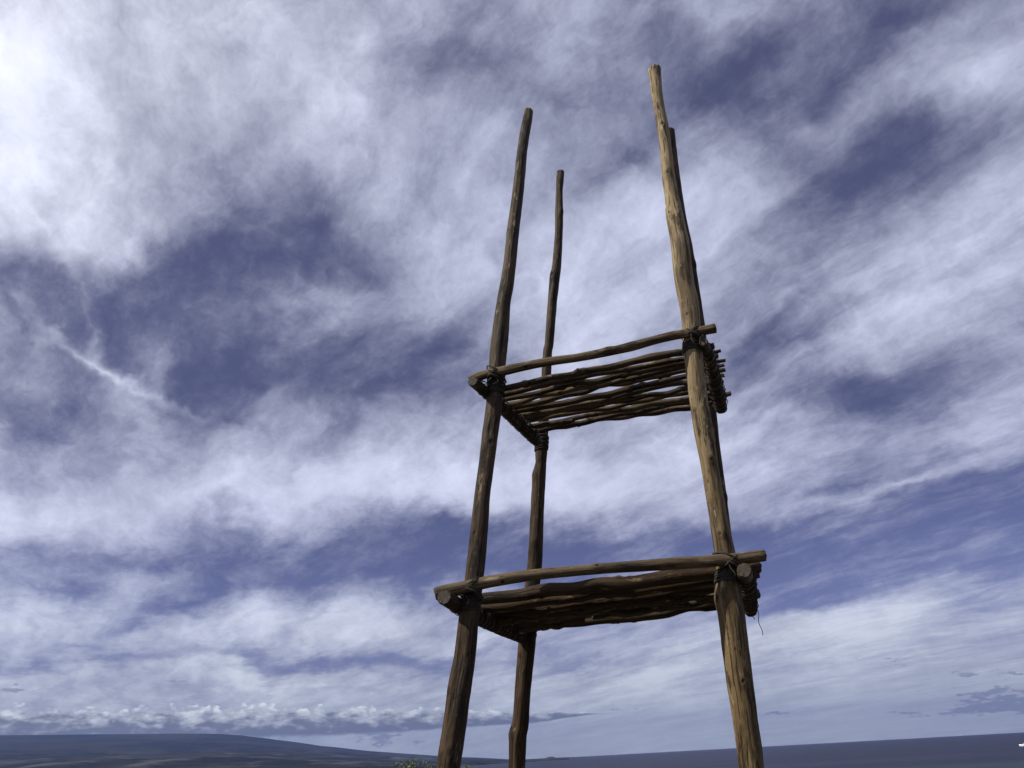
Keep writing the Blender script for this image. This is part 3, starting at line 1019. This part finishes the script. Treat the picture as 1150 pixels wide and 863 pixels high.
# ---- upper platform
U_front = [(527, 427, 4.6), (535, 424, 5.2), (549, 419.5, 5.0), (568, 416, 5.6), (589, 411.5, 5.0), (618, 406, 5.0), (648, 402, 4.8), (677, 396.5, 5.2), (694, 393, 5.2), (709, 389.5, 5.8),
           (736, 382, 5.2), (755, 377.5, 5.4), (772, 374.5, 5.2), (790, 371.5, 5.4), (803, 369, 5.8)]
U_left = [(531, 428.5, 6.0, 3.87), (548, 443, 6.2, 4.07), (568, 462, 6.4, 4.36), (586, 479, 6.6, 4.64), (603, 495.5, 6.2, 4.93)]
U_right = [(790, 384, 5.0, 3.80), (796, 401, 5.8, 4.02), (801, 421, 6.6, 4.30), (806, 442, 6.8, 4.60), (810, 459, 6.6, 4.88)]
r_ = make_platform(A_up, B_up, C_up, D_up, U_front, U_left, U_right, (0.045, 0.045), None, 0, W_BEAM, 0, 50)
fbU, fpU, lbU, lpU, rbU, rpU = r_[:6]
print('UP side L', [tuple(round(c_, 2) for c_ in p[0]) for p in (lpU[0], lpU[-1])], 'R', [tuple(round(c_, 2) for c_ in p[0]) for p in (rpU[0], rpU[-1])], 'F', [tuple(round(c_, 2) for c_ in p[0]) for p in (fpU[0], fpU[-1])])
yf = [at_z(pathFL, A_up.z)[0].y + 0.10, at_z(pathFR, B_up.z)[0].y + 0.09]
yb = [lpU[-1][0].y - .01, rpU[-1][0].y - .02]
stU = sticks(lpU, rpU, yf, yb, 12, 0.0175, 0.0230, 0.03, 0.065, 61, 0.020, kink=0.011, short=((6, 0.30, 0.62), (8, 0.0, 0.25)))

# ---- lower platform
L_front = [(489, 667.5, 7.0), (500, 664.5, 7.2), (523, 659.5, 6.6), (545, 654.5, 6.6), (580, 648.5, 6.4), (612, 644.5, 6.2), (650, 641, 6.0), (684, 638, 6.0), (720, 635.5, 6.4), (755, 633, 6.8), (785, 631, 6.8), (801, 629.8, 6.8),
           (830, 627.5, 6.8), (858, 624, 7.0)]
L_left = [(499, 671, 8.6, 3.80), (520, 684, 8.6, 4.10), (545, 697, 8.0, 4.50), (569, 707.5, 7.6, 4.92), (590, 716, 7.0, 5.35)]
L_right = [(836, 641, 8.4, 3.88), (838, 653, 8.4, 4.18), (840, 666, 8.4, 4.54), (841.5, 677, 7.6, 4.92), (843, 686, 7.0, 5.30)]
r_ = make_platform(A_lo, B_lo, C_lo, D_lo, L_front, L_left, L_right, (0.045, 0.045), None, 0, W_BEAM, 0, 80)
fbL, fpL, lbL, lpL, rbL, rpL = r_[:6]
print('LO side L', [tuple(round(c_, 2) for c_ in p[0]) for p in (lpL[0], lpL[-1])], 'R', [tuple(round(c_, 2) for c_ in p[0]) for p in (rpL[0], rpL[-1])], 'F', [tuple(round(c_, 2) for c_ in p[0]) for p in (fpL[0], fpL[-1])])
yf = [at_z(pathFL, A_lo.z)[0].y + 0.24, at_z(pathFR, B_lo.z)[0].y + 0.13]
yb = [lpL[-1][0].y - .02, rpL[-1][0].y - .02]
stL = sticks(lpL, rpL, yf, yb, 11, 0.031, 0.041, 0.03, 0.06, 91, 0.022, kink=0.012, short=((3, 0.0, 0.48), (4, 0.42, 0.80), (7, 0.0, 0.30), (6, 0.35, 0.72)))

for nm, o_, P_ in (('A', A_up, 0), ('B', B_up, 0), ('C', C_up, 0), ('D', D_up, 0), ('a', A_lo, 0), ('b', B_lo, 0), ('c', C_lo, 0), ('d', D_lo, 0)):
    print(nm, [round(c_, 3) for c_ in o_])

# lashings: on the poles and wound along the side beams
lash(pFL, pathFL, fpU[14][0].z, 1, fpU, 1)
lash(pFR, pathFR, fpU[-20][0].z, 1, fpU, 2, 5, 0.04)
lash(pFL, pathFL, fpL[14][0].z, 1, fpL, 3, 5, 0.05)
lash(pFR, pathFR, fpL[-20][0].z, 1, fpL, 4, 5, 0.045)
for (bo, pth, tr, sd_) in ((lbU, lpU, 16, 1), (rbU, rpU, 14, 2), (lbL, lpL, 20, 3), (rbL, rpL, 15, 4)):
    ln_ = [spiral(pth, .10, .97, tr, .002, .0030, sd_, .012), spiral(pth, .12, .95, int(tr * .55), .003, .0028, sd_ + 7, .015)]
    link('lashing', tubes_mesh('lashing', ln_, ROPE, BASE), bo)
for (po, pth, z_, sd_) in ((pBL, pathBL, C_up.z - .02, 5), (pBL, pathBL, C_lo.z - .02, 6), (pBR, pathBR, D_up.z - .02, 7), (pBR, pathBR, D_lo.z - .02, 8)):
    rnd = random.Random(sd_)
    ln_ = []
    for k in range(9):
        pc, rc = at_z(pth, z_ - .05 + k * .011)
        tl = rnd.uniform(-.3, .3)
        ring = [Vector((pc.x + math.cos(j * math.pi / 16) * (rc + .004), pc.y + math.sin(j * math.pi / 16) * (rc + .004), pc.z + tl * rc * math.cos(j * math.pi / 16 + k))) for j in range(32)]
        ln_.append((ring, .0042, True))
    link('lashing', tubes_mesh('lashing', ln_, ROPE, BASE), po)
# loose cord ends hanging from the right end of the lower platform
hp, hr = rpL[int(len(rpL) * .8)]
for dx_, L_, sl_ in ((.035, .17, .02), (-.03, .07, .5)):
    s_ = hp + Vector((dx_, -.02, -hr * .6))
    pts_ = [s_ + Vector((sl_ * L_ * k / 10 + .006 * math.sin(k * .9), 0, -L_ * k / 10)) for k in range(11)]
    link('loose_cord', tubes_mesh('loose_cord', [(pts_, .0022, False)], ROPE, BASE), rbL)


# ------------------------------------------------------------------ shrubs down the slope
m, t, b = new_mat('leaves')
oi = t.n('ShaderNodeNewGeometry')
rn = t.n('ShaderNodeAttribute', attribute_name='leaf_tone').outputs['Fac']
t.link(t.mix(rn, (0.045, 0.070, 0.022), (0.13, 0.17, 0.06)), b.inputs['Base Color'])
b.inputs['Roughness'].default_value = 0.6
LEAF = m
m, t, b = new_mat('shrub_bark')
t.link(t.mix(t.noise(t.n('ShaderNodeTexCoord').outputs['Object'], 14, 5, 0.6), (0.04, 0.03, 0.022), (0.12, 0.09, 0.065)), b.inputs['Base Color'])
b.inputs['Roughness'].default_value = 0.9
BARK = m


def shrub(name, label, cat, x, y, height, width, seed, dense=1.0, group=None):
    rnd = random.Random(seed)
    gz = ground_z(x, y)
    root = bpy.data.objects.new(name, None)
    COL.objects.link(root)
    root.location = (x, y, gz)
    tag(root, label, cat, group)
    lines = []
    tips = []
    for k in range(7):
        a_ = rnd.uniform(0, 6.28)
        ln_ = []
        L_ = height * rnd.uniform(.75, 1.0)
        for j in range(9):
            u = j / 8.0
            ln_.append(Vector((math.cos(a_) * width * .42 * u ** 1.2 + rnd.uniform(-.04, .04) * width * u, math.sin(a_) * width * .42 * u ** 1.2 + rnd.uniform(-.04, .04) * width * u, -.1 + L_ * .93 * u)))
            if j > 2:
                tips.append((ln_[-1].copy(), u))
        for j in range(8):
            lines.append(([ln_[j], ln_[j + 1]], height * .016 * (1.1 - j / 8.0), False))
    for (p, u) in list(tips):
        for _ in range(3):
            q = p + Vector((rnd.gauss(0, .11) * width, rnd.gauss(0, .11) * width, rnd.uniform(-.02, .12) * height))
            lines.append(([p, (p + q) / 2 + Vector((0, 0, .01 * height)), q], height * .0035, False))
            tips.append((q, u))
    link('trunk', tubes_mesh('trunk', lines, BARK, Vector((0, 0, 0)), 5), root)
    verts, faces, tone = [], [], []
    for i in range(int(11000 * dense)):
        p, u = rnd.choice(tips)
        q = p + Vector((rnd.gauss(0, .05) * width, rnd.gauss(0, .05) * width, rnd.gauss(0.01, .032) * height))
        s_ = rnd.uniform(.018, .040) * height * .45
        a_ = Vector((rnd.gauss(0, 1), rnd.gauss(0, 1), rnd.gauss(.4, 1))).normalized()
        b_ = a_.cross(Vector((rnd.gauss(0, 1), rnd.gauss(0, 1), rnd.gauss(0, 1)))).normalized()
        k = len(verts)
        verts += [q - a_ * s_, q + b_ * s_ * .35, q + a_ * s_, q - b_ * s_ * .35]
        faces.append((k, k + 1, k + 2, k + 3))
        tv = rnd.random() * .6 + .4 * (noise.noise(p * 2.2 / width + Vector((seed, 0, 0))) + .5)
        tone += [tv] * 4
    me_ = bpy.data.meshes.new('crown')
    me_.from_pydata([tuple(v_) for v_ in verts], [], faces)
    me_.update()
    at_ = me_.attributes.new('leaf_tone', 'FLOAT', 'POINT')
    at_.data.foreach_set('value', tone)
    me_.materials.append(LEAF)
    link('crown', me_, root)
    return root


def place(px, py, dist):
    q = pix_dir(px, py)
    p = EYE + q * (dist / math.hypot(q.x, q.y))
    return p


for i, (px_, py_, dist_, wid, lab) in enumerate([
        (476, 850, 40.0, 2.3, 'green leafy shrub top showing just left of the left front pole'),
        (444, 860, 58.0, 2.6, 'low dark shrub at the bottom edge, left of the bright green shrub'),
        (512, 859, 64.0, 2.4, 'shrub top partly hidden behind the left front pole')]):
    p = place(px_, py_, dist_)
    shrub('shrub', lab, 'shrub', p.x, p.y, p.z - ground_z(p.x, p.y), wid, 10 + i, 1.0, 'shrubs on the slope below')

# ------------------------------------------------------------------ motor boat on the bay
q = pix_dir(1152, 838.5)
bd = (EYE.z - SEA) / -q.z
bp_ = EYE + q * bd
print('boat', [round(c_, 1) for c_ in bp_])
boat = bpy.data.objects.new('motor_boat', None)
COL.objects.link(boat)
boat.location = (bp_.x, bp_.y, SEA)
boat.rotation_euler = (0, 0, rad(-24) + math.pi)
boat.scale = (1.35, 1.35, 1.35)
tag(boat, 'small white motor boat out on the bay at the right edge', 'boat')


def flat_mat(name, colr, rough_=0.4):
    m_, t_, b_ = new_mat(name)
    nn = t_.noise(t_.n('ShaderNodeTexCoord').outputs['Object'], 1.5, 4, 0.6)
    t_.link(t_.mix(nn, tuple(q_ * 0.88 for q_ in colr), colr), b_.inputs['Base Color'])
    b_.inputs['Roughness'].default_value = rough_
    return m_


WHITE = flat_mat('white_gelcoat', (0.80, 0.80, 0.80))
GLASS = flat_mat('dark_cabin_glass', (0.03, 0.035, 0.045), 0.1)
FOAM = flat_mat('sea_foam', (0.78, 0.80, 0.82), 0.9)
BL_, BW_, BH_ = 15.0, 4.2, 2.1
rows = []
for i in range(25):
    u = i / 24.0
    x = -BL_ / 2 + BL_ * u
    wd = BW_ / 2 * (1 - max(0, (u - .45) / .55) ** 2.2)
    sh = BH_ + .9 * u ** 2
    ke = -.5 + 1.6 * max(0, (u - .75) / .25) ** 2
    rows.append([(x, -wd, sh), (x, -wd * .96, sh * .55), (x, -wd * .75, .1 + ke * .3), (x, 0, ke), (x, wd * .75, .1 + ke * .3), (x, wd * .96, sh * .55), (x, wd, sh), (x, 0, sh + .12), (x, -wd, sh)])
me = grid_mesh('hull', rows)
me.materials.append(WHITE)
link('hull', me, boat)


def hexa(name, x0, x1, y_, z0, z1, slope, mat, parent, taper=.85):
    vv_ = [(x0, -y_, z0), (x1, -y_, z0), (x1, y_, z0), (x0, y_, z0), (x0 + slope * .2, -y_ * taper, z1), (x1 - slope, -y_ * taper, z1), (x1 - slope, y_ * taper, z1), (x0 + slope * .2, y_ * taper, z1)]
    me_ = bpy.data.meshes.new(name)
    me_.from_pydata(vv_, [], [(3, 2, 1, 0), (4, 5, 6, 7), (0, 1, 5, 4), (1, 2, 6, 5), (2, 3, 7, 6), (3, 0, 4, 7)])
    me_.update()
    me_.materials.append(mat)
    o = link(name, me_, parent)
    bv = o.modifiers.new('bevel', 'BEVEL')
    bv.width = .08
    bv.segments = 2
    return o


cab = hexa('cabin', -3.5, 3.6, 1.6, 2.1, 4.0, 1.5, WHITE, boat)
hexa('window', -2.9, 3.0, 1.56, 2.9, 3.6, .5, GLASS, cab, .97)
hexa('flybridge', -3.0, .8, 1.3, 4.0, 4.7, .5, WHITE, boat)
hexa('canopy', -2.8, .2, 1.3, 6.0, 6.15, .1, WHITE, boat, .98)
lines = [([Vector((x_, y_, 4.6)), Vector((x_, y_, 6.02))], .06, False) for x_ in (-2.6, .0) for y_ in (-1.1, 1.1)]
for l_ in lines:
    link('canopy_post', tubes_mesh('canopy_post', [l_], WHITE, Vector((0, 0, 0)), 6), boat)
# wake
rows = []
for i in range(40):
    u = i / 39.0
    x = 7 - 46 * u
    wv_ = 1.2 + 3.2 * u
    rows.append([(x, -wv_ + 2 * wv_ * j / 8.0, .12 + .35 * (1 - u) * abs(noise.noise(Vector((x * .6, j * .8, 1)))) + (.5 * math.exp(-((x - 5) / 2.0) ** 2) * (abs(j - 4) / 4.0)) - .14 * u) for j in range(9)])
me = grid_mesh('wake', rows)
me.materials.append(FOAM)
wk = link('wake', me, None, (bp_.x, bp_.y, SEA))
wk.rotation_euler = boat.rotation_euler
tag(wk, kind='stuff')
wk['label'] = 'white foam trail behind the motor boat'
wk['category'] = 'foam'
